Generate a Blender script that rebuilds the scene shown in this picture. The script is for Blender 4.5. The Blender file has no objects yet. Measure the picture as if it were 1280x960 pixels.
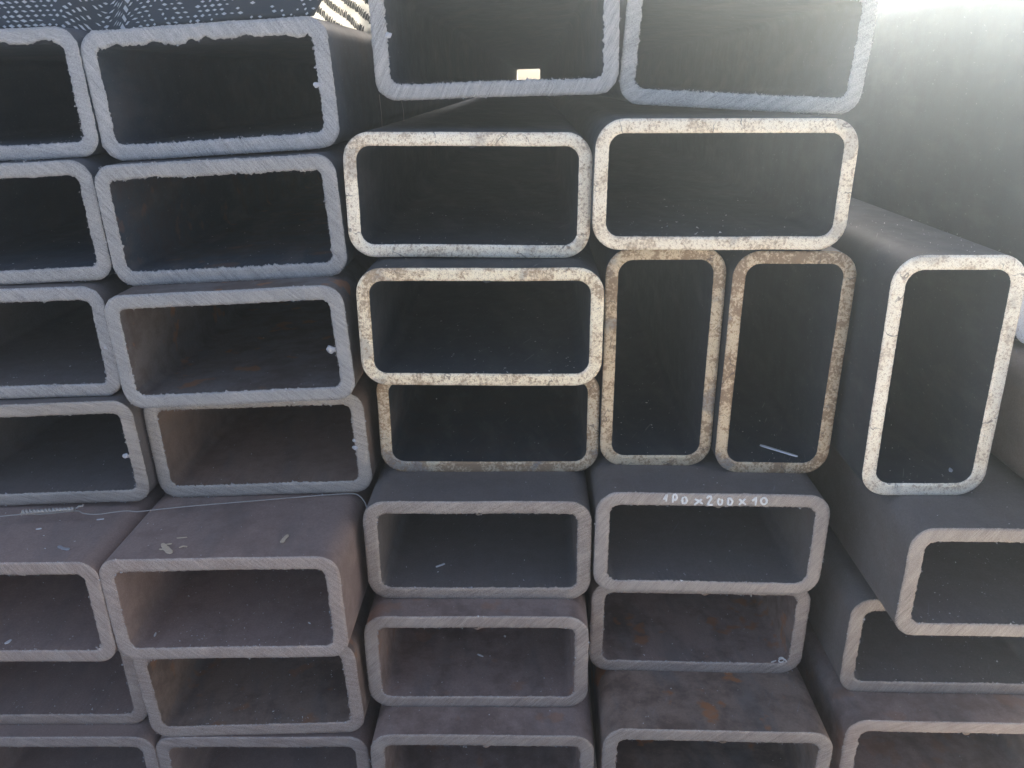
import bpy, bmesh, math, random
from mathutils import Vector, Matrix, noise
random.seed(7)
R = math.radians
scene = bpy.context.scene
OZ = 0.6650          # height of the camera above the ground; the fit below is relative to the camera
EXPO = 1.92
HAZE = 0.055
ANISO = 0.86
CAM = (1011.39, 0.35966, -0.02921, -0.01495)   # focal length in pixels of a 1280 wide picture, pitch, yaw, roll
FIT = {  # width, height, x, z, roll, y of the cut end
    'B1': (0.200, 0.100, -0.2595, -0.0049, 0.0484, 0.6894),
    'A1': (0.200, 0.100, -0.4601, -0.0079, 0.0322, 0.6881),
    'B2': (0.200, 0.100, -0.2576, -0.1068, 0.0378, 0.6678),
    'A2': (0.200, 0.100, -0.4606, -0.1091, 0.0352, 0.6724),
    'B3': (0.200, 0.100, -0.2530, -0.2070, 0.0416, 0.6369),
    'A3': (0.200, 0.100, -0.4660, -0.2106, 0.0209, 0.6621),
    'A4': (0.200, 0.100, -0.4536, -0.3120, 0.0340, 0.6516),
    'B4': (0.200, 0.100, -0.2508, -0.3090, 0.0303, 0.6637),
    'A5': (0.200, 0.100, -0.4591, -0.4152, 0.0075, 0.5597),
    'B5': (0.200, 0.100, -0.2586, -0.4105, 0.0208, 0.5599),
    'A6': (0.200, 0.100, -0.4649, -0.5160, 0.0150, 0.5934),
    'B6': (0.200, 0.100, -0.2576, -0.5133, 0.0413, 0.5798),
    'A7': (0.200, 0.100, -0.4555, -0.6164, 0.0108, 0.5783),
    'B7': (0.200, 0.100, -0.2554, -0.6160, 0.0140, 0.5796),
    'C1': (0.200, 0.100, -0.0304, 0.0366, 0.0157, 0.7092),
    'D1': (0.200, 0.100, 0.1736, 0.0240, -0.0615, 0.7146),
    'C2': (0.200, 0.100, -0.0531, -0.0883, -0.0139, 0.6681),
    'D2': (0.200, 0.100, 0.1472, -0.0796, -0.0113, 0.6462),
    'C3': (0.200, 0.100, -0.0438, -0.1898, -0.0075, 0.6340),
    'C4': (0.200, 0.100, -0.0416, -0.2909, -0.0009, 0.6744),
    'D3': (0.100, 0.200, 0.1099, -0.2312, -0.0086, 0.6671),
    'E3': (0.100, 0.200, 0.2116, -0.2325, -0.0166, 0.6546),
    'F3': (0.100, 0.200, 0.3178, -0.2258, 0.0034, 0.6005),
    'C5': (0.200, 0.100, -0.0505, -0.3907, -0.0008, 0.6176),
    'C6': (0.200, 0.100, -0.0528, -0.4910, 0.0032, 0.5923),
    'C7': (0.200, 0.100, -0.0481, -0.5913, -0.0003, 0.5585),
    'D5': (0.200, 0.100, 0.1520, -0.3814, -0.0172, 0.6141),
    'D6': (0.200, 0.100, 0.1515, -0.4810, -0.0171, 0.6290),
    'D7': (0.200, 0.100, 0.1585, -0.5809, -0.0171, 0.5548),
    'G5': (0.200, 0.100, 0.3894, -0.3771, -0.0143, 0.5491),
    'G6': (0.200, 0.100, 0.3750, -0.4770, -0.0125, 0.5976),
    'G7': (0.200, 0.100, 0.3712, -0.5776, -0.0185, 0.5632),
    'H1': (0.150, 0.300, 0.4886, -0.0725, 0.0000, 0.6806),
    'I1': (0.200, 0.100, 0.5050, -0.2755, 0.0000, 0.5200),
}

# ------------------------------------------------------------------ camera
def cam_axes():
    f, p, yw, r = CAM
    fw = Vector((math.sin(yw)*math.cos(p), math.cos(yw)*math.cos(p), -math.sin(p)))
    rt = Vector((math.cos(yw), -math.sin(yw), 0)); up = rt.cross(fw)
    return math.cos(r)*rt + math.sin(r)*up, fw, -math.sin(r)*rt + math.cos(r)*up
RT, FW, UP = cam_axes()
cd = bpy.data.cameras.new('camera'); cam = bpy.data.objects.new('camera', cd)
scene.collection.objects.link(cam); scene.camera = cam
cd.sensor_width = 36; cd.lens = CAM[0]*36/1280
cd.clip_start = .01; cd.clip_end = 200
m3 = Matrix((RT, UP, -FW)).transposed()
cam.matrix_world = Matrix.Translation((0, 0, OZ)) @ m3.to_4x4()

# ------------------------------------------------------------------ sky, sun, exposure
SUN_EL, SUN_AZ = 16, 37           # azimuth to the right of the way the camera looks
world = bpy.data.worlds.new('World'); scene.world = world; world.use_nodes = True
wn = world.node_tree; bg = wn.nodes['Background']
sky = wn.nodes.new('ShaderNodeTexSky'); sky.sky_type = 'NISHITA'; sky.sun_disc = False
sky.sun_elevation = R(SUN_EL); sky.sun_rotation = R(SUN_AZ); sky.dust_density = 5.0; sky.air_density = .45; sky.ozone_density = .3
wn.links.new(sky.outputs[0], bg.inputs[0]); bg.inputs[1].default_value = 0.15
sl = bpy.data.lights.new('sun', 'SUN'); sun = bpy.data.objects.new('sun', sl); scene.collection.objects.link(sun)
sl.energy = 5.0; sl.angle = R(.5); sl.color = (1, .96, .89)
sd = Vector((math.sin(R(SUN_AZ))*math.cos(R(SUN_EL)), math.cos(R(SUN_AZ))*math.cos(R(SUN_EL)), math.sin(R(SUN_EL))))
sun.rotation_euler = sd.to_track_quat('Z', 'Y').to_euler()
vs = scene.view_settings; vs.view_transform = 'Standard'; vs.look = 'None'; vs.gamma = 1; vs.use_curve_mapping = False
vs.exposure = EXPO
scene.render.engine = 'CYCLES'
scene.cycles.max_bounces = 8; scene.cycles.diffuse_bounces = 4; scene.cycles.glossy_bounces = 3
scene.cycles.volume_bounces = 2; scene.cycles.use_denoising = True

# ------------------------------------------------------------------ node helpers
class NT:
    def __init__(s, name):
        s.m = bpy.data.materials.new(name); s.m.use_nodes = True
        s.t = s.m.node_tree; s.b = s.t.nodes['Principled BSDF']; s.out = s.t.nodes['Material Output']
    def n(s, typ, **k):
        x = s.t.nodes.new(typ)
        for a, b in k.items(): setattr(x, a, b)
        return x
    def l(s, a, b): s.t.links.new(a, b)
    def setin(s, node, i, v):
        if hasattr(v, 'is_output'): s.l(v, node.inputs[i])
        else: node.inputs[i].default_value = v
    def math(s, op, a, b=0.0, c=None, clamp=False):
        x = s.n('ShaderNodeMath', operation=op, use_clamp=clamp)
        s.setin(x, 0, a); s.setin(x, 1, b)
        if c is not None: s.setin(x, 2, c)
        return x.outputs[0]
    def mix(s, f, a, b, blend='MIX'):
        x = s.n('ShaderNodeMix', data_type='RGBA', blend_type=blend)
        s.setin(x, 0, f)
        for i, v in ((6, a), (7, b)):
            if hasattr(v, 'is_output'): s.l(v, x.inputs[i])
            else: x.inputs[i].default_value = (*v, 1)
        return x.outputs[2]
    def noise(s, vec, scale, detail=4, rough=.55, dist=0):
        x = s.n('ShaderNodeTexNoise'); s.l(vec, x.inputs['Vector'])
        x.inputs['Scale'].default_value = scale; x.inputs['Detail'].default_value = detail
        x.inputs['Roughness'].default_value = rough; x.inputs['Distortion'].default_value = dist
        return x.outputs['Fac']
    def ramp(s, f, a, b):
        x = s.n('ShaderNodeMapRange', clamp=True); x.interpolation_type = 'SMOOTHSTEP'
        s.l(f, x.inputs[0]); x.inputs[1].default_value = a; x.inputs[2].default_value = b
        return x.outputs[0]
    def coords(s, rotz=0, scale=(1, 1, 1)):
        """object coordinates shifted by a random step of the object, so that no two tubes share a pattern"""
        tc = s.n('ShaderNodeTexCoord'); oi = s.n('ShaderNodeObjectInfo'); s.oi = oi
        v = s.n('ShaderNodeVectorMath', operation='ADD'); s.l(tc.outputs['Object'], v.inputs[0])
        k = s.n('ShaderNodeVectorMath', operation='SCALE'); k.inputs[0].default_value = (7.3, 3.1, 5.7)
        s.l(oi.outputs['Random'], k.inputs['Scale']); s.l(k.outputs[0], v.inputs[1])
        s.raw = tc.outputs['Object']; s.vec = v.outputs[0]
        return v.outputs[0]
    def mapped(s, vec, rot=(0, 0, 0), scale=(1, 1, 1)):
        a = s.n('ShaderNodeMapping'); a.inputs['Rotation'].default_value = rot
        s.l(vec, a.inputs['Vector'])
        b = s.n('ShaderNodeMapping'); b.inputs['Scale'].default_value = scale
        s.l(a.outputs[0], b.inputs['Vector']); return b.outputs[0]
    def bump(s, h, strength, dist, prev=None):
        x = s.n('ShaderNodeBump'); x.inputs['Strength'].default_value = strength
        x.inputs['Distance'].default_value = dist; s.l(h, x.inputs['Height'])
        if prev is not None: s.l(prev, x.inputs['Normal'])
        return x.outputs[0]

def mat_saw_cut(ang, name):
    """grey face left by a coarse saw; the tube's own tone is the object colour"""
    k = NT(name); k.coords(); v = k.vec
    vr = k.n('ShaderNodeVectorRotate', rotation_type='Y_AXIS'); k.l(v, vr.inputs['Vector'])
    k.l(k.math('MULTIPLY_ADD', k.oi.outputs['Random'], .75, R(ang)-.37), vr.inputs['Angle'])
    lines = k.noise(k.mapped(vr.outputs[0], (0, 0, 0), (2200, 300, 90)), 1, 3, .6)
    lines2 = k.noise(k.mapped(vr.outputs[0], (0, R(5), 0), (500, 300, 26)), 1, 2, .5)
    grain = k.noise(v, 1900, 3, .7); blot = k.noise(v, 45, 4, .6); fine = k.noise(v, 500, 3, .6)
    base = k.oi.outputs['Color']
    c = k.mix(k.ramp(blot, .3, .75), base, (.36, .33, .30)); c = k.mix(.35, base, c)
    strength = k.math('MULTIPLY', k.ramp(k.noise(v, 28, 3, .6), .36, .62), 1.5)      # the saw marks fade in and out
    tone = k.math('ADD', k.math('MULTIPLY', k.math('SUBTRACT', lines, .5), strength), k.math('ADD', k.math('MULTIPLY', k.math('SUBTRACT', grain, .5), 2.6), k.math('MULTIPLY', k.math('SUBTRACT', lines2, .5), .7)))
    tone = k.math('MAXIMUM', k.math('ADD', k.math('ADD', tone, k.math('MULTIPLY', blot, .5)), .75), .3)
    cc = k.n('ShaderNodeVectorMath', operation='SCALE'); k.l(c, cc.inputs[0]); k.l(tone, cc.inputs['Scale'])
    c = cc.outputs[0]
    gl = k.ramp(k.noise(v, 1300, 2, .6), .64, .72); c = k.mix(k.math('MULTIPLY', gl, .35), c, (.62, .62, .62))  # fine pale specks: glints painted into the colour
    pit = k.ramp(k.noise(v, 800, 2, .5), .66, .74)
    c = k.mix(k.math('MULTIPLY', pit, .45), c, (.09, .085, .085))
    rust = k.math('MULTIPLY', k.ramp(k.noise(v, 60, 5, .65), .60, .74), k.oi.outputs['Alpha'])
    c = k.mix(k.math('MULTIPLY', rust, .6), c, (.30, .17, .09))
    k.l(c, k.b.inputs['Base Color'])
    k.b.inputs['Metallic'].default_value = .35; k.b.inputs['Roughness'].default_value = .5
    k.l(k.bump(fine, .35, .0008, k.bump(lines, .5, .0006, k.bump(grain, .3, .0004))), k.b.inputs['Normal'])
    return k.m

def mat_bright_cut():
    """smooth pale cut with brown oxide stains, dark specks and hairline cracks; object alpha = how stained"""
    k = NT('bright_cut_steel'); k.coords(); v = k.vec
    base = k.oi.outputs['Color']  # pale tone has the sky mirrored in the smooth cut painted in
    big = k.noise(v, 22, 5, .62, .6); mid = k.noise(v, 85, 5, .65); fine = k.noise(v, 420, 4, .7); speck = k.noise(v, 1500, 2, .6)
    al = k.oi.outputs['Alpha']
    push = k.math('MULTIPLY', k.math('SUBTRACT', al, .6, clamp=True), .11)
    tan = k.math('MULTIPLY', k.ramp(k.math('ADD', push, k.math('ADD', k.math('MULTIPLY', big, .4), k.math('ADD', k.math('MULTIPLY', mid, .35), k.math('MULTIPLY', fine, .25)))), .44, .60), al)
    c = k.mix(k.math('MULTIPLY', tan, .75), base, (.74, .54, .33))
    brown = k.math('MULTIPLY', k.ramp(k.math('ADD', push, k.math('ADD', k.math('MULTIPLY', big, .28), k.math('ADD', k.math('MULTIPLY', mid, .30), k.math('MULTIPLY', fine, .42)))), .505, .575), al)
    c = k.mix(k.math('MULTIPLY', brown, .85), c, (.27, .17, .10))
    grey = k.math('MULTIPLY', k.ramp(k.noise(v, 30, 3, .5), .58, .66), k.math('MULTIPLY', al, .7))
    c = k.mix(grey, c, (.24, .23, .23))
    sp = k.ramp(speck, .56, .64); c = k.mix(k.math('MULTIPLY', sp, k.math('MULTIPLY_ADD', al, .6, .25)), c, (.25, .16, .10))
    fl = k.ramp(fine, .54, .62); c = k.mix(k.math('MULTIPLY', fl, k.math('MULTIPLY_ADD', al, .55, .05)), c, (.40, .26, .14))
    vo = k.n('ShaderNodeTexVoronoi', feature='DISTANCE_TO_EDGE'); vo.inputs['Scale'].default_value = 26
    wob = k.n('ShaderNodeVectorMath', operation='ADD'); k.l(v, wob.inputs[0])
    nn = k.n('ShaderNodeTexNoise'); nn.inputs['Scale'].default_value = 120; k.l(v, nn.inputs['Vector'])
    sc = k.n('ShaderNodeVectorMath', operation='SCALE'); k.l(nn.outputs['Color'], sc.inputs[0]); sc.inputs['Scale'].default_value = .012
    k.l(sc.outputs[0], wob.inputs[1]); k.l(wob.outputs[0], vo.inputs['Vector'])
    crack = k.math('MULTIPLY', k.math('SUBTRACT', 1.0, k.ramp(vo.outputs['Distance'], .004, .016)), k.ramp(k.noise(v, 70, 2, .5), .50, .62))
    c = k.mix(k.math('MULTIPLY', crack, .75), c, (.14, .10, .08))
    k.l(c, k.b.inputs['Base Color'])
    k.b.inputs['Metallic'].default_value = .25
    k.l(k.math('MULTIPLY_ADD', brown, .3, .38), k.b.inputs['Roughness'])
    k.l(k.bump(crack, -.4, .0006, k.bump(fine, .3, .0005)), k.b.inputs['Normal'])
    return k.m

def mat_mill_scale():
    """dark blue-grey rolled skin of the tubes; object alpha = how much brown rust has bloomed on it"""
    k = NT('mill_scale_steel'); k.coords(); v = k.vec
    base = k.oi.outputs['Color']
    st = k.noise(k.mapped(v, (0, 0, 0), (60, 5, 60)), 1, 4, .6)
    blot = k.noise(v, 14, 5, .6, .4); mid = k.noise(v, 60, 5, .65); fine = k.noise(v, 600, 3, .65)
    tone = k.math('ADD', k.math('MULTIPLY', st, .05), k.math('ADD', k.math('MULTIPLY', blot, .6), k.math('ADD', k.math('MULTIPLY', fine, .7), .33)))
    cc = k.n('ShaderNodeVectorMath', operation='SCALE'); k.l(base, cc.inputs[0]); k.l(tone, cc.inputs['Scale'])
    c = cc.outputs[0]
    scr = k.ramp(k.noise(k.mapped(v, (R(0), R(8), R(25)), (500, 14, 500)), 1, 2, .5), .68, .76)
    c = k.mix(k.math('MULTIPLY', scr, .45), c, (.34, .33, .33))
    wash = k.ramp(k.noise(k.mapped(v, (0, 0, R(-12)), (34, 9, 34)), 1, 4, .6), .45, .7)
    c = k.mix(k.math('MULTIPLY', wash, k.math('MULTIPLY_ADD', k.oi.outputs['Alpha'], .6, .12)), c, (.19, .175, .165))
    al = k.oi.outputs['Alpha']
    haze = k.math('MULTIPLY', k.ramp(k.math('ADD', k.math('MULTIPLY', blot, .6), k.math('MULTIPLY', mid, .4)), .42, .62), al)
    c = k.mix(k.math('MULTIPLY', haze, .75), c, (.115, .072, .055))
    spot = k.math('MULTIPLY', k.ramp(k.noise(v, 34, 3, .5), .61, .68), k.math('MULTIPLY', k.math('SUBTRACT', al, .6, clamp=True), 2.5))
    c = k.mix(k.math('MULTIPLY', spot, .85), c, (.46, .19, .07))
    dust = k.ramp(k.noise(v, 1100, 2, .6), .70, .78); c = k.mix(k.math('MULTIPLY', dust, .5), c, (.33, .32, .31))
    k.l(c, k.b.inputs['Base Color'])
    k.b.inputs['Metallic'].default_value = .15
    k.l(k.math('MULTIPLY_ADD', mid, .3, .48), k.b.inputs['Roughness'])
    k.l(k.bump(mid, .25, .0008, k.bump(fine, .25, .0004)), k.b.inputs['Normal'])
    return k.m

def mat_plain(name, col, rough=.6, metal=0.0, nscale=300, amt=.4, trans=0.0, bump=.3):
    k = NT(name); k.coords()
    n = k.noise(k.vec, nscale, 4, .6)
    c = k.mix(k.math('MULTIPLY', n, amt*2), col, tuple(x*.35 for x in col))
    k.l(c, k.b.inputs['Base Color']); k.b.inputs['Roughness'].default_value = rough; k.b.inputs['Metallic'].default_value = metal
    k.l(k.bump(n, bump, .0006), k.b.inputs['Normal'])
    if trans:
        tr = k.n('ShaderNodeBsdfTranslucent'); k.l(c, tr.inputs['Color'])
        mx = k.n('ShaderNodeMixShader'); mx.inputs[0].default_value = trans
        k.l(k.b.outputs[0], mx.inputs[1]); k.l(tr.outputs[0], mx.inputs[2]); k.l(mx.outputs[0], k.out.inputs['Surface'])
    return k.m

M_SAW, M_SAW2, M_BRIGHT, M_SCALE = mat_saw_cut(50, 'saw_cut_steel'), mat_saw_cut(-50, 'saw_cut_steel_crosswise'), mat_bright_cut(), mat_mill_scale()
M_BURR = mat_plain('torn_steel_burr', (.60, .60, .62), .4, .3, 900, .3)
M_PAINT = mat_plain('white_paint_marker', (.92, .92, .90), .55, 0, 900, .28)
M_WIRE = mat_plain('galvanised_wire', (.62, .57, .51), .45, .3, 900, .4)
M_CHIP = mat_plain('pale_metal_chip', (.90, .88, .86), .5, .1, 900, .15)
M_WOODCHIP = mat_plain('dry_wood_chip', (.85, .68, .48), .8, 0, 900, .35)
M_NET = mat_plain('black_woven_tape', (.050, .056, .062), .5, 0, 900)
M_STITCH = mat_plain('pale_net_tape', (.85, .86, .85), .5, 0, 900, .3, .3)
M_CLOTH = mat_plain('white_woven_tape', (.85, .84, .80), .6, 0, 500, .08, .55)

# ------------------------------------------------------------------ object helpers
def link(name, me, mat=None, parent=None):
    o = bpy.data.objects.new(name, me); scene.collection.objects.link(o)
    if mat is not None: me.materials.append(mat)
    if parent is not None: o.parent = parent
    return o
def tag(o, label=None, cat=None, group=None, kind=None):
    for k, v in (('label', label), ('category', cat), ('group', group), ('kind', kind)):
        if v: o[k] = v
    return o
def mesh(name, vs_, fs, smooth=True):
    me = bpy.data.meshes.new(name); me.from_pydata(vs_, [], fs); me.update()
    if smooth: me.shade_smooth()
    return me

# ------------------------------------------------------------------ ground
k = NT('concrete_yard'); k.coords()
k.l(k.mix(k.noise(k.vec, 3, 6, .6), (.46, .42, .36), (.56, .51, .44)), k.b.inputs['Base Color']); k.b.inputs['Roughness'].default_value = .85
k.l(k.bump(k.noise(k.vec, 60, 5, .6), .4, .004), k.b.inputs['Normal'])
g = link('ground', mesh('ground', [(-6, -6.5, 0), (6, -6.5, 0), (6, 8, 0), (-6, 8, 0)], [(0, 1, 2, 3)], False), k.m)
tag(g, kind='structure')

# ------------------------------------------------------------------ tubes
LEN = 6.0
def outline(w, h, r, nx, nz, nc=14):
    """closed rounded rectangle, clockwise from the top left; nx, nz points on the straights"""
    pts = []
    cx, cz = w/2-r, h/2-r
    for (sx, sz, a0, n, dx, dz) in ((-1, 1, 180, nx, 1, 0), (1, 1, 90, nz, 0, -1), (1, -1, 0, nx, -1, 0), (-1, -1, -90, nz, 0, 1)):
        for i in range(nc+1):
            a = R(a0 - 90*i/nc); pts.append(Vector((sx*cx + r*math.cos(a), sz*cz + r*math.sin(a))))
        ln = 2*cx if dx else 2*cz
        s = pts[-1].copy()
        for i in range(1, n): pts.append(s + Vector((dx, dz))*ln*i/n)
    return pts
def fb(x, y, z, o=3):
    return noise.fractal(Vector((x, y, z)), 1.0, 2.0, o)

BITES = {'B1': ((-.070, .005, .0022), (-.038, .007, .0018), (-.010, .004, .0022), (.003, .005, .0026), (.035, .008, .0020)),
         'A1': ((.039, .006, .0024), (.073, .009, .0026)), 'B2': ((-.05, .006, .0014), (.02, .008, .0012))}
def make_tube(key, w, h, x, z, roll, y, t, r_out, r_in, style, face, skin, stain, rust, label, group, yaw=0, pitch=0,
              seam=None, burrs=(), rag=1.0):
    seed = (hash_(key) % 977)*.371
    nx, nz = int((w-.04)/.0012), int((h-.04)/.0012)
    O = outline(w, h, r_out, nx, nz); I = outline(w-2*t, h-2*t, r_in, nx, nz); n = len(O)
    assert len(I) == n
    vs_, fs = [], []
    cen = [(a+b)/2 for a, b in zip(O, I)]
    rough = style == 'saw'
    ao = (.00034 if rough else .00012)*rag; ai = (.00075 if rough else .00018)*rag
    def jag(i, amp, s2, depthfac=1.0):
        p = O[i]
        v = fb(p.x*300+seed, p.y*300, s2) + 1.1*fb(p.x*800+seed, p.y*800, s2+5)
        if rough:
            q = fb(p.x*70+seed, p.y*70, s2+9, 2)
            if q > .25: v += 2.2*(q-.25)*4*abs(fb(p.x*500, p.y*500, s2))
        return v*amp*depthfac
    no = [(O[i]-cen[i]).normalized() for i in range(n)]
    wav = [Vector((fb(O[i].x*14+seed, O[i].y*14, 3, 2), fb(O[i].x*14+seed, O[i].y*14, 8, 2)))*.0005 for i in range(n)]
    oj = [jag(i, ao, 1.0) for i in range(n)]; ij = [jag(i, ai, 22.0) for i in range(n)]
    for (u0, wd, dp) in BITES.get(key, ()):      # notches torn out of the top inner lip
        for i in range(n):
            if I[i].y > 0 and abs(I[i].x) < w/2-t-.004:
                ij[i] -= dp*max(0, 1-((I[i].x-u0)/wd)**2); ij[i] += .0009*max(0, fb(I[i].x*30, 4, seed))
    # --- skin: outside from the cut end to the far end, then back along the inside
    rings = []
    def ring(P, yy, jit, sgn, fac):
        b = len(vs_)
        for i in range(n):
            q = P[i] + no[i]*(jit[i]*fac)*sgn + wav[i]*1.0
            vs_.append((q.x, yy, q.y))
        rings.append(b)
    ys = [.0005, .003, .012, .05, .2, .8, 2.4, LEN]
    for yy in ys: ring(O, yy, oj, 1, max(0, 1-yy/.01))
    for yy in reversed(ys): ring(I, yy, ij, -1, max(0, 1-yy/.01))
    for a, b in zip(rings[:-1], rings[1:]):
        for i in range(n):
            j = (i+1) % n; fs.append((a+i, a+j, b+j, b+i))
    body = link('steel_tube', mesh('tube_skin', vs_, fs), M_SCALE)
    body.location = (x, y, z+OZ); body.rotation_euler = (pitch, -roll, yaw)
    body.color = (*skin, rust)
    tag(body, label, 'steel tube', group)
    # --- cut end: flat ring with a slightly broken rim
    vs_, fs = [], []; rr = []
    prof = [(0.0, .0006, 1), (.03, .00008, 1), (.25, 0, 0), (.5, 0, 0), (.75, 0, 0), (.97, .00008, 1), (1.0, .0006, 1)]
    for f_, yy, e in prof:
        b = len(vs_); rr.append(b)
        for i in range(n):
            oo = O[i] + no[i]*oj[i]; ii = I[i] - no[i]*ij[i]
            q = oo.lerp(ii, f_) + wav[i]
            dy = yy + (.00012 if rough else .00004)*fb(q.x*260+seed, q.y*260, f_*3)
            if rough and f_ > .9: dy -= .0004*max(0, fb(q.x*400, q.y*400, seed))
            vs_.append((q.x, dy, q.y))
    for a, b in zip(rr[:-1], rr[1:]):
        for i in range(n):
            j = (i+1) % n; fs.append((a+i, b+i, b+j, a+j))
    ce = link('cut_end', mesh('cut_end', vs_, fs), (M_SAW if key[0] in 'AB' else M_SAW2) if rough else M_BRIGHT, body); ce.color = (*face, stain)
    # --- weld bead along the inside
    if seam:
        side, off = seam
        vs_, fs = [], []
        nb = 7; hw = .0035
        base = {'T': (off, h/2-t), 'B': (off, -h/2+t), 'L': (-w/2+t, off), 'R': (w/2-t, off)}[side]
        inn = {'T': (0, -1), 'B': (0, 1), 'L': (1, 0), 'R': (-1, 0)}[side]; al = (abs(inn[1]), abs(inn[0]))
        yy_ = [-.0002, .0004, .002] + [.004*1.35**j for j in range(24)] + [LEN-.02]
        for yy in yy_:
            for q in range(nb):
                u = -1 + 2*q/(nb-1); hh = (1-u*u)*.0018*(1 + .35*fb(yy*120+seed, u, 0, 2)) - .0003
                vs_.append((base[0]+al[0]*u*hw+inn[0]*hh, yy, base[1]+al[1]*u*hw+inn[1]*hh))
        for a in range(len(yy_)-1):
            for q in range(nb-1): fs.append((a*nb+q, a*nb+q+1, (a+1)*nb+q+1, (a+1)*nb+q))
        fs.append(tuple(range(nb-1, -1, -1)))
        link('weld_seam', mesh('weld_seam', vs_, fs), M_SCALE, body).color = (*skin, rust)
    # --- fringe of tiny torn burrs on the lips of the cut
    if rough:
        vs_, fs = [], []
        rnd = random.Random(hash_(key))
        for i in range(n):
            for P, sg, jit, amt in ((I, -1, ij, .30), (O, 1, oj, .16)):
                low = .25 if P[i].y < 0 else 0
                if rnd.random() > amt*rag + low*(sg < 0) or fb(P[i].x*40+seed, P[i].y*40, sg) < -.18: continue
                s_ = rnd.choice((.0004, .0005, .0007, .0010))
                c_ = Vector((P[i].x, 0, P[i].y)) + Vector((no[i].x, 0, no[i].y))*sg*(jit[i]+s_*.3)
                b = len(vs_)
                for _ in range(4): vs_.append(tuple(c_ + Vector((rnd.uniform(-1, 1), rnd.uniform(-.9, .3), rnd.uniform(-1, 1)))*s_))
                fs += [(b, b+1, b+2), (b, b+2, b+3), (b, b+3, b+1), (b+1, b+3, b+2)]
        fr = link('burr_fringe', mesh('burr_fringe', vs_, fs, False), M_BURR, body); fr['kind'] = 'stuff'
    for (bx, bz, bs) in burrs:
        bm = bmesh.new(); bmesh.ops.create_icosphere(bm, subdivisions=2, radius=1)
        for v in bm.verts:
            nn = 1 + .55*fb(v.co.x*1.7+bx*900, v.co.y*1.7+bz*900, v.co.z*1.7)
            v.co = Vector((v.co.x*bs*nn, v.co.y*bs*.45*nn, v.co.z*bs*.8*nn))
        me = bpy.data.meshes.new('burr'); bm.to_mesh(me); bm.free()
        bo = link('burr', me, M_BURR, body); bo.location = (bx, .0006, bz)
        bo.color = (1, 1, 1, 1)
    return body

def hash_(s):
    v = 7
    for ch in s: v = (v*131 + ord(ch)) % 1000003
    return v

# pixel of the photograph -> place on a plane y = Y or z = Z (camera relative)
def ray(px, py): return FW + RT*((px-640)/CAM[0]) - UP*((py-480)/CAM[0])
def on_y(px, py, Y): d = ray(px, py); return d*(Y/d.y)
def on_z(px, py, Z): d = ray(px, py); return d*(Z/d.z)

GREY_L = (.36, .37, .40); GREY_D = (.27, .255, .25); 
SK_BLUE = (.060, .080, .105); SK_DARK = (.040, .050, .060); SK_DUSK = (.22, .19, .172); SK_PURP = (.39, .285, .24); SK_BROWN = (.35, .25, .19)
GA = 'tubes of the left-hand stack'; GC = 'tubes of the middle stack'; GG = 'tubes at the right-hand edge'
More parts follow.
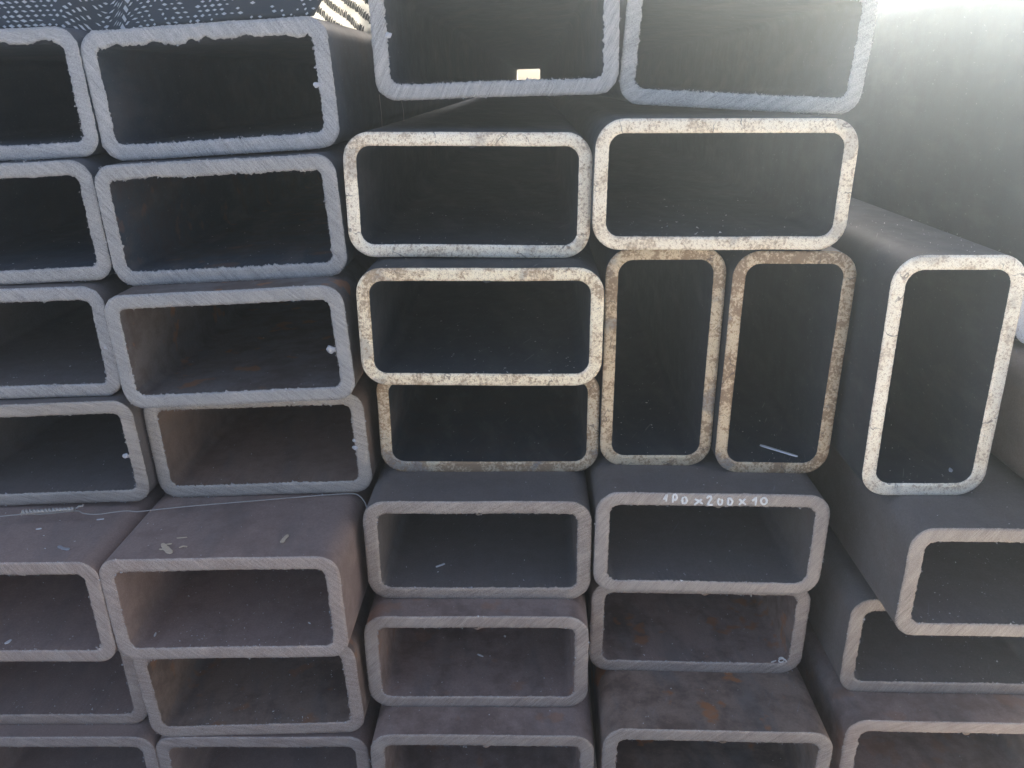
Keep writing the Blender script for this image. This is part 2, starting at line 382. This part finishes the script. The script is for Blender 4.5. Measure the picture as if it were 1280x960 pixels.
# key: (style, face, skin, stain, rust, wall, r_out, r_in, seam, burr pixels, label, group)
SPEC = {
 'A1': ('saw', (0.407, 0.401, 0.396), SK_BLUE, .1, .2, .012, .017, .007, None, [], 'grey saw-cut tube cut off by the left edge, topmost there, under the black net', GA),
 'B1': ('saw', (0.417, 0.411, 0.405), SK_BLUE, .1, .3, .0125, .017, .007, None, [(396, 106, .0028)], 'wide grey-ended tube right under the black net, top of the second column from the left', GA),
 'A2': ('saw', (0.369, 0.358, 0.345), SK_BLUE, .15, .3, .012, .017, .007, None, [], 'grey saw-cut tube at the left edge, second from the top of its column', GA),
 'B2': ('saw', (0.369, 0.358, 0.345), SK_BLUE, .15, .7, .012, .017, .007, None, [], 'grey tube with torn inner rim, second from the top in the second column', GA),
 'A3': ('saw', (0.360, 0.350, 0.345), SK_DUSK, .1, .3, .012, .017, .007, None, [(132, 435, .0022)], 'grey tube at the left edge, third from the top, small burr on its right', GA),
 'B3': ('saw', (0.360, 0.350, 0.340), SK_DUSK, .2, .9, .012, .017, .007, None, [(414, 437, .0040)], 'grey tube with a bright torn flake on the right inner wall and brownish inside', GA),
 'A4': ('saw', (0.402, 0.352, 0.304), SK_DUSK, .1, .3, .012, .017, .007, None, [(157, 570, .0030)], 'grey saw-cut tube at the left edge directly above the twist of binding wire', GA),
 'B4': ('saw', (0.414, 0.367, 0.318), SK_BROWN, .1, .5, .012, .017, .007, None, [(443, 551, .0020), (444, 560, .0028)], 'grey tube set back under the flake tube, binding wire passing beneath', GA),
 'A5': ('saw', (0.393, 0.314, 0.273), SK_PURP, .0, .3, .012, .017, .008, None, [], 'brown-grey tube at the left edge jutting out below the wire twist, top face visible', GA),
 'B5': ('saw', (0.393, 0.314, 0.273), SK_PURP, .0, .45, .012, .017, .008, None, [], 'brown-grey tube jutting out below the binding wire, wood chips on its purple-grey top face', GA),
 'A6': ('saw', (0.342, 0.270, 0.232), SK_PURP, .0, .3, .012, .017, .008, None, [], 'brown-grey tube at the left edge, second from the bottom, half hidden under a jutting one', GA),
 'B6': ('saw', (0.362, 0.285, 0.245), SK_BROWN, .1, .8, .012, .017, .008, ('T', .005), [], 'brown-grey tube under the one with wood chips, rusty patch on its left inner wall', GA),
 'A7': ('saw', (0.342, 0.270, 0.237), SK_PURP, .0, .3, .012, .017, .008, None, [], 'bottommost tube at the left edge, only its top wall and corner showing', GA),
 'B7': ('saw', (0.342, 0.270, 0.237), SK_PURP, .0, .3, .012, .017, .008, None, [], 'bottommost tube of the second column from the left, only its upper half in view', GA),
 'C1': ('saw', (0.436, 0.425, 0.409), SK_BLUE, .25, .2, .0125, .018, .008, None, [(485, 44, .0028)], 'grey rough-cut tube at the top edge with daylight showing at its far end', GC),
 'D1': ('saw', (0.417, 0.411, 0.391), SK_BLUE, .1, .15, .0125, .018, .008, None, [], 'grey rough-cut tube at the top edge, tilted down to the right, second from the net', GC),
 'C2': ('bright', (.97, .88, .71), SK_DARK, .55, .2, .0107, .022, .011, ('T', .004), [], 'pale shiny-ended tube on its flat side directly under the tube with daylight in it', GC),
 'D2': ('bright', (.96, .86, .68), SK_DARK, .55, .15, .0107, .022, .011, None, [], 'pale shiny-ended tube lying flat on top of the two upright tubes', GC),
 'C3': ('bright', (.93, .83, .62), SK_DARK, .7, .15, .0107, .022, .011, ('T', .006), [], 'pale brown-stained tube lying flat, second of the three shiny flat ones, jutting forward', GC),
 'C4': ('bright', (.64, .55, .40), SK_DARK, .95, .5, .0107, .021, .011, None, [], 'stained pale tube set back, its top wall hidden behind the shiny tube above', GC),
 'D3': ('bright', (.70, .58, .40), SK_DARK, .9, .15, .0105, .022, .012, ('R', -.01), [], 'upright narrow tube with stained pale end, the left one of the touching upright pair', GC),
 'E3': ('bright', (.64, .53, .37), SK_DARK, 1.0, .15, .0105, .022, .012, ('R', -.01), [], 'upright tube with stained pale end holding a loose metal strip inside', GC),
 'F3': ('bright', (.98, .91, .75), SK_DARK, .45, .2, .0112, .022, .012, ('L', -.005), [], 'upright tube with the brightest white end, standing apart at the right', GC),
 'C5': ('saw', (0.357, 0.300, 0.260), SK_DUSK, .2, .3, .0122, .020, .008, ('T', .002), [], 'brown-grey tube below the three shiny flat ones, greenish tint on its left corner', GC),
 'C6': ('saw', (0.348, 0.287, 0.252), SK_PURP, .1, .72, .0122, .020, .008, ('T', .002), [], 'brown-grey tube, second from the bottom in the third column from the left', GC),
 'C7': ('saw', (0.328, 0.268, 0.234), SK_PURP, .1, .75, .0122, .020, .008, ('T', .004), [], 'bottommost tube of the third column, grimy top face, only its upper half in view', GC),
 'D5': ('saw', (0.367, 0.319, 0.287), SK_DUSK, .1, .3, .0122, .020, .009, ('T', .004), [], 'grey tube marked 100x200x10 in white paint on its top wall', GC),
 'D6': ('saw', (0.348, 0.287, 0.252), SK_PURP, .1, .9, .0120, .020, .008, ('T', .003), [], 'brown-grey tube under the painted one, rusty floor and a metal curl inside', GC),
 'D7': ('saw', (0.328, 0.273, 0.239), SK_BROWN, .1, 1.0, .0122, .020, .008, ('T', .004), [], 'bottommost tube of the fourth column with orange rust spots on its top face', GC),
 'G5': ('saw', (0.348, 0.300, 0.265), SK_DUSK, .25, .2, .0122, .018, .009, None, [], 'brown-grey tube at the right edge jutting forward below the brightest upright tube', GG),
 'G6': ('saw', (0.328, 0.277, 0.243), SK_DUSK, .1, .25, .0122, .018, .009, None, [], 'brown-grey tube at the right edge, its top wall hidden by the jutting tube above', GG),
 'G7': ('saw', (0.338, 0.273, 0.243), SK_PURP, .1, .7, .0122, .018, .009, ('T', .004), [], 'bottommost tube at the right edge with one orange rust spot on its top face', GG),
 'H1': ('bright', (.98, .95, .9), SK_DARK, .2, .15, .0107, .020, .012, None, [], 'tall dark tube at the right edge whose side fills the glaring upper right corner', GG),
 'I1': ('saw', (0.302, 0.286, 0.279), SK_BROWN, .25, .3, .0122, .018, .009, None, [], 'tube lying on the jutting right-hand tube, only its dark side seen at the right edge', GG),
}
TUBE = {}
for key, (style, face, skin, stain, rust, wall, ro, ri, seam, burr_px, label, group) in SPEC.items():
    w, h, x, z, roll, y = FIT[key]
    bl = []
    for (px, py, s) in burr_px:
        p = on_y(px, py, y); u, v = p.x-x, p.z-z
        bl.append((u*math.cos(roll)+v*math.sin(roll), -u*math.sin(roll)+v*math.cos(roll), s))
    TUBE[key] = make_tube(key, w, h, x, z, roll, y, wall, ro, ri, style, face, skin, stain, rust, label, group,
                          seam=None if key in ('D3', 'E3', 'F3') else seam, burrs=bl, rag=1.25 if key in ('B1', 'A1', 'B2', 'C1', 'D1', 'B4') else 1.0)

# ------------------------------------------------------------------ painted size on the cut end of one tube
key = 'D5'; w, h, x, z, roll, y = FIT[key]
def pen(px, py):
    p = on_y(px, py, y); u, v = p.x-x, p.z-z
    return Vector((u*math.cos(roll)+v*math.sin(roll), -.0004, -u*math.sin(roll)+v*math.cos(roll)))
def zp(a, b): return (720+a/3.765, 580.6+(b+2)/3.765)
def arc(cx, cy, rx, ry, a0, a1, n=9): return [(cx+rx*math.cos(R(a0+(a1-a0)*i/n)), cy+ry*math.sin(R(a0+(a1-a0)*i/n))) for i in range(n+1)]
STROKES = [
 [[(413, 163), (421, 150), (427, 138), (424, 172)]],
 [arc(465, 152, 9, 14, -200, 160), [(457, 146), (455, 176)]],
 [arc(510, 166, 11, 16, -100, 255), [(500, 152), (501, 182)]],
 [[(558, 160), (578, 170), (596, 184)], [(592, 160), (577, 172), (556, 187)]],
 [[(616, 158), (622, 148), (634, 147), (637, 158), (628, 172), (618, 188), (631, 188), (644, 187)]],
 [arc(678, 173, 10, 15, -60, 270)],
 [[(716, 154), (715, 188)], [(714, 156), (728, 158), (736, 170), (731, 185), (716, 189)]],
 [[(767, 160), (780, 172), (799, 187)], [(797, 158), (783, 172), (766, 188)]],
 [[(829, 170), (839, 161), (847, 152), (845, 190)]],
 [arc(884, 170, 14, 16, -130, 235)],
]
for chs in STROKES:
    vs_, fs = [], []
    for si, st in enumerate(chs):
        P = [pen(*zp(*q)) + Vector((0, -.0002*si, 0)) for q in st]
        # resample
        Q = []
        for a, b in zip(P[:-1], P[1:]):
            for i in range(4): Q.append(a.lerp(b, i/4))
        Q.append(P[-1])
        prev = None
        for i, q in enumerate(Q):
            d = (Q[min(i+1, len(Q)-1)] - Q[max(i-1, 0)]); d.y = 0; d.normalize(); nn = Vector((-d.z, 0, d.x))
            hw = .00095*(1 + .25*noise.noise(q*900)) * (.7 if i in (0, len(Q)-1) else 1)
            b = len(vs_)
            for s, dy in ((-1, .0003), (-.55, -.0001), (.55, -.0001), (1, .0003)): vs_.append(tuple(q + nn*hw*s + Vector((0, dy, 0))))
            if prev is not None:
                for j in range(3): fs.append((prev+j, prev+j+1, b+j+1, b+j))
            prev = b
    link('painted_character', mesh('painted_character', vs_, fs), M_PAINT, TUBE[key])

# ------------------------------------------------------------------ loose things
def slab(name, P, width, thick, mat, label, cat, group=None, curl=0.0, rag=.3, kind=None):
    """thin strip along the points P (camera relative), its flat side up, with uneven edges"""
    vs_, fs = [], []; prev = None
    c = sum(P, Vector())/len(P); c = Vector((c.x, c.y, c.z))
    for i, q in enumerate(P):
        d = (P[min(i+1, len(P)-1)] - P[max(i-1, 0)]).normalized(); s = d.cross(Vector((0, 0, 1)))
        if s.length < .1: s = Vector((1, 0, 0))
        s.normalize(); u = s.cross(d)
        s2 = (s*math.cos(curl*i) + u*math.sin(curl*i)); u2 = s2.cross(d)
        hw = width/2*(1 + rag*noise.noise(q*700)) * (.55 if i in (0, len(P)-1) else 1)
        b = len(vs_)
        for a, e in ((-1, 0), (-.9, 1), (.9, 1), (1, 0)): vs_.append(tuple(q - c + s2*hw*a + u2*thick*e))
        if prev is not None:
            for j in range(4): fs.append((prev+j, prev+(j+1) % 4, b+(j+1) % 4, b+j))
        prev = b
    fs += [(0, 1, 2, 3), (prev+3, prev+2, prev+1, prev)]
    o = link(name, mesh(name, vs_, fs, False), mat); o.location = c + Vector((0, 0, OZ))
    return tag(o, label, cat, group, kind)
def line(pts, n=4):
    out = []
    for a, b in zip(pts[:-1], pts[1:]):
        for i in range(n): out.append(a.lerp(b, i/n))
    return out + [pts[-1]]

# metal strip leaning inside an upright tube
zf = FIT['E3'][3] - .1 + .0105
a = on_y(996, 577, .664); a.z = zf+.0008; b = on_y(950, 557, .685)
slab('metal_strip', line([b, a], 8), .0032, .0012, M_CHIP, 'short bright metal strip lying in the upright tube', 'metal strip', curl=.02, rag=.15)
zt = FIT['B5'][3] + .0505
def on_top(px, py, key, dz=.0005):
    w, h, x, z, roll, y = FIT[key]
    p = on_z(px, py, z+h/2)
    for _ in range(3): p = on_z(px, py, z + h/2/math.cos(roll) + (p.x-x)*math.tan(roll) + dz)
    return p
def on_floor(px, py, key, wall=.012, dz=.0005):
    w, h, x, z, roll, y = FIT[key]
    p = on_z(px, py, z)
    for _ in range(3): p = on_z(px, py, z - (h/2-wall)/math.cos(roll) + (p.x-x)*math.tan(roll) + dz)
    return p
CH = [('B5', [(203, 680), (208, 686), (214, 692)], .0042, 'largest splintered wood chip on the jutting left-centre tube', M_WOODCHIP),
      ('B5', [(199, 687), (206, 687), (212, 690)], .0016, 'thin splinter crossing the foot of the largest wood chip', M_WOODCHIP),
      ('B5', [(207, 681), (215, 680)], .0016, 'tiny splinter at the upper right of the largest wood chip', M_WOODCHIP),
      ('B5', [(224, 685), (229, 683), (234, 684)], .0016, 'small flat splinter lying to the right of the largest wood chip', M_WOODCHIP),
      ('B5', [(352, 679), (355, 674), (360, 669)], .0034, 'lone wood chip near the right end of the same top face', M_WOODCHIP),
      ('B5', [(221, 673), (234, 672)], .0009, 'hair-thin splinter behind the largest wood chip', M_WOODCHIP),
      ('A5', [(73, 683), (79, 686), (87, 687)], .0030, 'dark flat flake on the jutting tube at the left edge', M_BURR),
      ('A5', [(121, 650), (130, 649)], .0014, 'tiny pale flake near the wire on the left-edge tube', M_CHIP),
      ('A5', [(45, 662), (52, 661)], .0014, 'tiny pale flake below the wire twist', M_CHIP)]
for kk, px, wd, lab, mt in CH:
    slab('wood_chip' if mt is M_WOODCHIP else 'metal_flake', line([on_top(u, v, kk) for u, v in px], 3), wd, .0007, mt, lab, 'wood chip' if mt is M_WOODCHIP else 'metal flake', 'chips on the jutting tubes', rag=.5)
FL = [('B6', 'C5', [(545, 709), (550, 707), (556, 705)], .0020, 'small shaving inside the tube with the greenish corner'),
      ('C6', 'C6', [(597, 818), (604, 821)], .0018, 'single small shaving in the middle of the second-lowest third-column tube'),
      ('A5', 'A5', [(6, 805), (10, 803), (14, 800)], .0030, 'pale flake inside the jutting tube at the left edge'),
      ('B5', 'B5', [(193, 796), (195, 791)], .0016, 'slim flake in the left part of the jutting tube under the wire'),
      ('D6', 'D6', [(964, 828), (970, 826)], .0014, 'tiny shaving beside the curl in the rusty-floored tube'),
      ('F3', 'F3', [(1188, 590), (1189, 586), (1190, 588)], .0034, 'pale crumb on the floor of the brightest upright tube')]
for _, kk, px, wd, lab in FL:
    slab('metal_shaving', line([on_floor(u, v, kk) for u, v in px], 3), wd, .0007, M_CHIP, lab, 'metal shaving', 'shavings inside the tubes', rag=.5)

def wire_mesh(P, r, n=6):
    vs_, fs = [], []
    for i, q in enumerate(P):
        d = (P[min(i+1, len(P)-1)] - P[max(i-1, 0)]).normalized()
        s = d.cross(Vector((0.1, .2, 1))).normalized(); u = s.cross(d)
        for j in range(n):
            a = 2*math.pi*j/n; vs_.append(tuple(q + (s*math.cos(a) + u*math.sin(a))*r))
    for i in range(len(P)-1):
        for j in range(n): fs.append((i*n+j, i*n+(j+1) % n, (i+1)*n+(j+1) % n, (i+1)*n+j))
    fs.append(tuple(range(n-1, -1, -1))); fs.append(tuple((len(P)-1)*n+j for j in range(n)))
    return vs_, fs
# metal curl in the tube under the painted one
p0 = on_floor(978, 827, 'D6', dz=.003)
P = [Vector((.0036*math.cos(t_*.45)*(1-.02*t_), t_*.0002, .003*math.sin(t_*.45)*(1-.02*t_))) for t_ in range(22)]
v_, f_ = wire_mesh(P, .0006, 5)
o = link('metal_curl', mesh('metal_curl', v_, f_), M_CHIP); o.location = p0 + Vector((0, 0, OZ))
tag(o, 'small curled metal turning in the right corner of the rusty-floored tube', 'metal curl')

# binding wire with its twist
wp = [(-40, 650), (0, 645.5), (28, 643), (60, 642), (95, 638.5), (104, 641.5), (120, 643), (140, 640.5), (158, 638.5), (172, 639.5), (200, 636.5),
      (240, 632.5), (300, 627.5), (360, 622.5), (410, 618.5), (438, 617), (448, 619), (455, 624), (459, 630)]
base = []
for (u, v) in wp:
    kk = 'A5' if u < 128 else 'B5'
    q = on_z(u, v, FIT['B5'][3] + .0535) ; base.append(q)
base[-1].z -= .006; base[-2].z -= .002
P = []
for i in range(len(base)-1):
    a0, a1, a2, a3 = base[max(i-1, 0)], base[i], base[i+1], base[min(i+2, len(base)-1)]
    for j in range(5):
        t_ = j/5; P.append(.5*((2*a1) + (a2-a0)*t_ + (2*a0-5*a1+4*a2-a3)*t_*t_ + (3*a1-a0-3*a2+a3)*t_**3))
c0 = base[4]
def place(name, P, r, mat, parent=None, n=6):
    v_, f_ = wire_mesh([q - c0 for q in P], r, n)
    o = link(name, mesh(name, v_, f_), mat, parent)
    if parent is None: o.location = c0 + Vector((0, 0, OZ))
    return o
wire = place('binding_wire', P, .0005, M_WIRE)
tag(wire, 'thin twisted binding wire crossing below the left-hand stack above the jutting tubes', 'wire')
a, b = on_z(27, 640.5, FIT['B5'][3]+.0555), on_z(93, 636, FIT['B5'][3]+.0575)
for ph in (0, math.pi):
    P = []
    for i in range(260):
        t_ = i/259; q = a.lerp(b, t_); ang = ph + t_*44; rr = .0011*(1 + .3*math.sin(t_*14))*(1.1 - .4*t_)
        P.append(q + Vector((.2*rr*math.sin(ang*1.3), math.cos(ang)*rr, math.sin(ang)*rr)))
    place('wire_twist', P, .0012, M_WIRE, wire, 7)
P = [b + Vector((0, 0, 0)), b + Vector((.003, .0, .001)), b + Vector((.0055, -.001, .0035)), b + Vector((.0075, 0, .0025)), b + Vector((.0085, .001, .004))]
place('wire_end', P, .0008, M_WIRE, wire)

# two hair-thin wires hanging in the gap left of the tube with daylight in it
for (x0, y0, x1, y1, lab) in ((474, 118, 478, 165, 'hair-thin loose wire in the gap, left of two'), (502, 126, 505, 151, 'hair-thin loose wire in the gap, right of two')):
    p, q = on_y(x0, y0, .76), on_y(x1, y1, .76); v_, f_ = wire_mesh([p-p, (q-p)*.5 + Vector((.0006, 0, 0)), q-p], .00022, 5)
    o = link('loose_wire', mesh('loose_wire', v_, f_), M_WIRE); o.location = p + Vector((0, 0, OZ))
    tag(o, lab, 'wire', 'hair-thin wires in the gap')

# ------------------------------------------------------------------ saw dust and filings: nobody could count them
vs_, fs = [], []
def crumb(p, s):
    b = len(vs_); q = [Vector((random.uniform(-1, 1), random.uniform(-1, 1), random.uniform(-.3, .8)))*s for _ in range(4)]
    for d in q: vs_.append(tuple(p + d))
    fs.extend([(b, b+1, b+2), (b, b+2, b+3), (b, b+3, b+1), (b+1, b+3, b+2)])
for key, (w, h, x, z, roll, y) in FIT.items():
    t = SPEC[key][5]
    n = {'A5': 130, 'B5': 190, 'B6': 170, 'A6': 120, 'C5': 60, 'C6': 60, 'D6': 60, 'D5': 50, 'G5': 120, 'G6': 70, 'C2': 60, 'C3': 60, 'D2': 50}.get(key, 30)*3//2
    for _ in range(n):
        u = random.uniform(-w/2+t+.006, w/2-t-.006)*(1 if random.random() < .5 else random.uniform(.5, 1)); dpt = random.random()**1.5*.22 + .001
        v = -h/2 + t + .0002
        vs_s = random.choice((.0004, .0005, .0007, .0009)) * (1 if random.random() < .94 else 2.0)
        crumb(Vector((x + u*math.cos(roll) - v*math.sin(roll), y + dpt, z + u*math.sin(roll) + v*math.cos(roll) + OZ)), vs_s)
    for _ in range({'A5': 60, 'B5': 80, 'F3': 60, 'D5': 40, 'C5': 40, 'C6': 50, 'C7': 90, 'D7': 70, 'G5': 60, 'G7': 60, 'G6': 40, 'C3': 30}.get(key, 0)):
        u = random.uniform(-w/2+.015, w/2-.015); dpt = random.random()*.16 + .002; v = h/2 + .0002
        crumb(Vector((x + u*math.cos(roll) - v*math.sin(roll), y + dpt, z + u*math.sin(roll) + v*math.cos(roll) + OZ)), random.choice((.0003, .0004, .0006, .0009)))
filings = link('metal_filings', mesh('metal_filings', vs_, fs, False), M_CHIP)
tag(filings, 'pale metal filings scattered inside and on top of the tubes', None, None, 'stuff')

# ------------------------------------------------------------------ black shade net folded over the left stack, and the pale striped cloth behind
def sheet(name, fn, nu, nv, keep, mat, thick=.0004):
    vs_, fs = [], []
    for j in range(nv+1):
        for i in range(nu+1): vs_.append(tuple(fn(i/nu, j/nv)))
    for j in range(nv):
        for i in range(nu):
            if keep(i, j): a_ = j*(nu+1)+i; fs.append((a_, a_+1, a_+nu+2, a_+nu+1))
    c = Vector(vs_[0]); me = mesh(name, [tuple(Vector(v)-c) for v in vs_], fs)
    o = link(name, me, mat); o.location = c + Vector((0, 0, OZ))
    m = o.modifiers.new('thickness', 'SOLIDIFY'); m.thickness = thick
    return o
topz = lambda x: max(FIT['B1'][3] + .0505 + (x-FIT['B1'][2])*math.tan(FIT['B1'][4]) if x > -.36 else -9, FIT['A1'][3] + .0505 + (x-FIT['A1'][2])*math.tan(FIT['A1'][4]) if x < -.34 else -9)
def netfn(u, v):
    x = -.72 + u*.54
    s = v*.34                                   # along the cloth from the front hem backwards
    zz = topz(max(x, -.56)) + .0015
    zz -= .022*math.exp(-((x+.3595)/.018)**2)
    fold = .006*noise.noise(Vector((x*9, 2.2, 0))) + .003*noise.noise(Vector((x*30, v*3, 1)))
    if s < .10:                                  # rising front of the folded net
        a = s/.10; yy = .715 + .05*a + fold*2; z2 = zz + .10*math.sin(a*1.35) + fold*.6*a
    else:
        a = (s-.10)/.24; yy = .765 + .9*a + fold; z2 = zz + .0976 + .01*noise.noise(Vector((x*6, a*6, 3))) - .015*a
    x += u**4*.6*(z2-zz) + .002
    if z2 < zz: z2 = zz
    return Vector((x, yy, z2))
net = sheet('shade_net', netfn, 150, 80, lambda i, j: True, M_NET)
tag(net, 'folded black woven net lying over the top of the left-hand stack', 'shade net')
vs_, fs = [], []
c = netfn(0, 0)
for row in range(34):
    v0 = (row+.5)*.0080
    for q in range(86):
        u0 = (q + (row % 2)*.5)/86
        if random.random() < .06 + max(0, u0-.55)*1.0: continue
        ang = noise.noise(Vector((u0*5, v0*12, 1)))*.5 - .3*u0
        du, dv = (.0062 - .003*u0)*random.uniform(.6, 1.3), .0021*random.uniform(.6, 1.4)
        b = len(vs_)
        for (su, sv) in ((-1, -.35), (.2, -1), (1, .3), (-.1, 1)):
            p = netfn(min(1, max(0, u0 + du*su)), max(0, v0 + dv*sv + du*su*ang*1.2)) - c
            vs_.append((p.x, p.y-.0009, p.z+.0002))
        fs.append((b, b+1, b+2, b+3))
st = link('light_stitches', mesh('light_stitches', vs_, fs, False), M_STITCH, net); st['kind'] = 'stuff'

def clothfn(u, v):
    x = -.34 + u*.195
    zb = FIT['B1'][3] + .051 + (max(-.36, min(x, -.17))-FIT['B1'][2])*.048 - max(0, x+.168)*.8
    return Vector((x + .01*v, .97 + .05*v + .012*math.sin(u*7) + .004*noise.noise(Vector((u*20, v*9, 0))), zb + .16*v))
cl = sheet('striped_cloth', clothfn, 60, 40, lambda i, j: True, M_CLOTH)
tag(cl, 'sunlit pale cloth with dark woven stripes between the black net and the daylight tube', 'cloth')
vs_, fs = [], []
c = clothfn(0, 0)
for s_ in range(20):                              # diagonal bands of short dark threads with ragged ends
    for m_ in range(300):
        t_ = m_/300
        v = -.80 + s_*.100 + (1-t_)*.95 + .010*noise.noise(Vector((s_*3, t_*14, 0))) + random.uniform(-.006, .006)
        w_ = .040 + random.uniform(-.008, .008)
        if not (0 <= v <= .94): continue
        p, q = clothfn(t_, v) - c, clothfn(min(1, t_+.006), v+w_) - c
        p2, q2 = clothfn(min(1, t_+.0038), v) - c, clothfn(min(1, t_+.0095), v+w_) - c
        b = len(vs_); up_ = Vector((0, -.0008 - .0003*(m_ % 3), 0))
        for e in (p, p2, q2, q): vs_.append(tuple(e + up_))
        fs.append((b, b+1, b+2, b+3))
wv = link('dark_strands', mesh('dark_strands', vs_, fs, False), M_NET, cl); wv['kind'] = 'stuff'

# ------------------------------------------------------------------ added haze volume, standing in for lens glare from the low sun
if HAZE:
    k = NT('glare_haze'); k.t.nodes.remove(k.b)
    pv = k.n('ShaderNodeVolumePrincipled'); pv.inputs['Density'].default_value = HAZE; pv.inputs['Color'].default_value = (.82, .94, 1.0, 1)
    pv.inputs['Anisotropy'].default_value = ANISO
    k.l(pv.outputs[0], k.out.inputs['Volume'])
    bm = bmesh.new(); bmesh.ops.create_cube(bm, size=1)
    for v in bm.verts: v.co = Vector((v.co.x*15, v.co.y*16 + 1.2, (v.co.z+.5)*(OZ+.30+1.0) - 1.0))
    me = bpy.data.meshes.new('haze'); bm.to_mesh(me); bm.free()
    hz = link('haze', me, k.m); hz['kind'] = 'stuff'
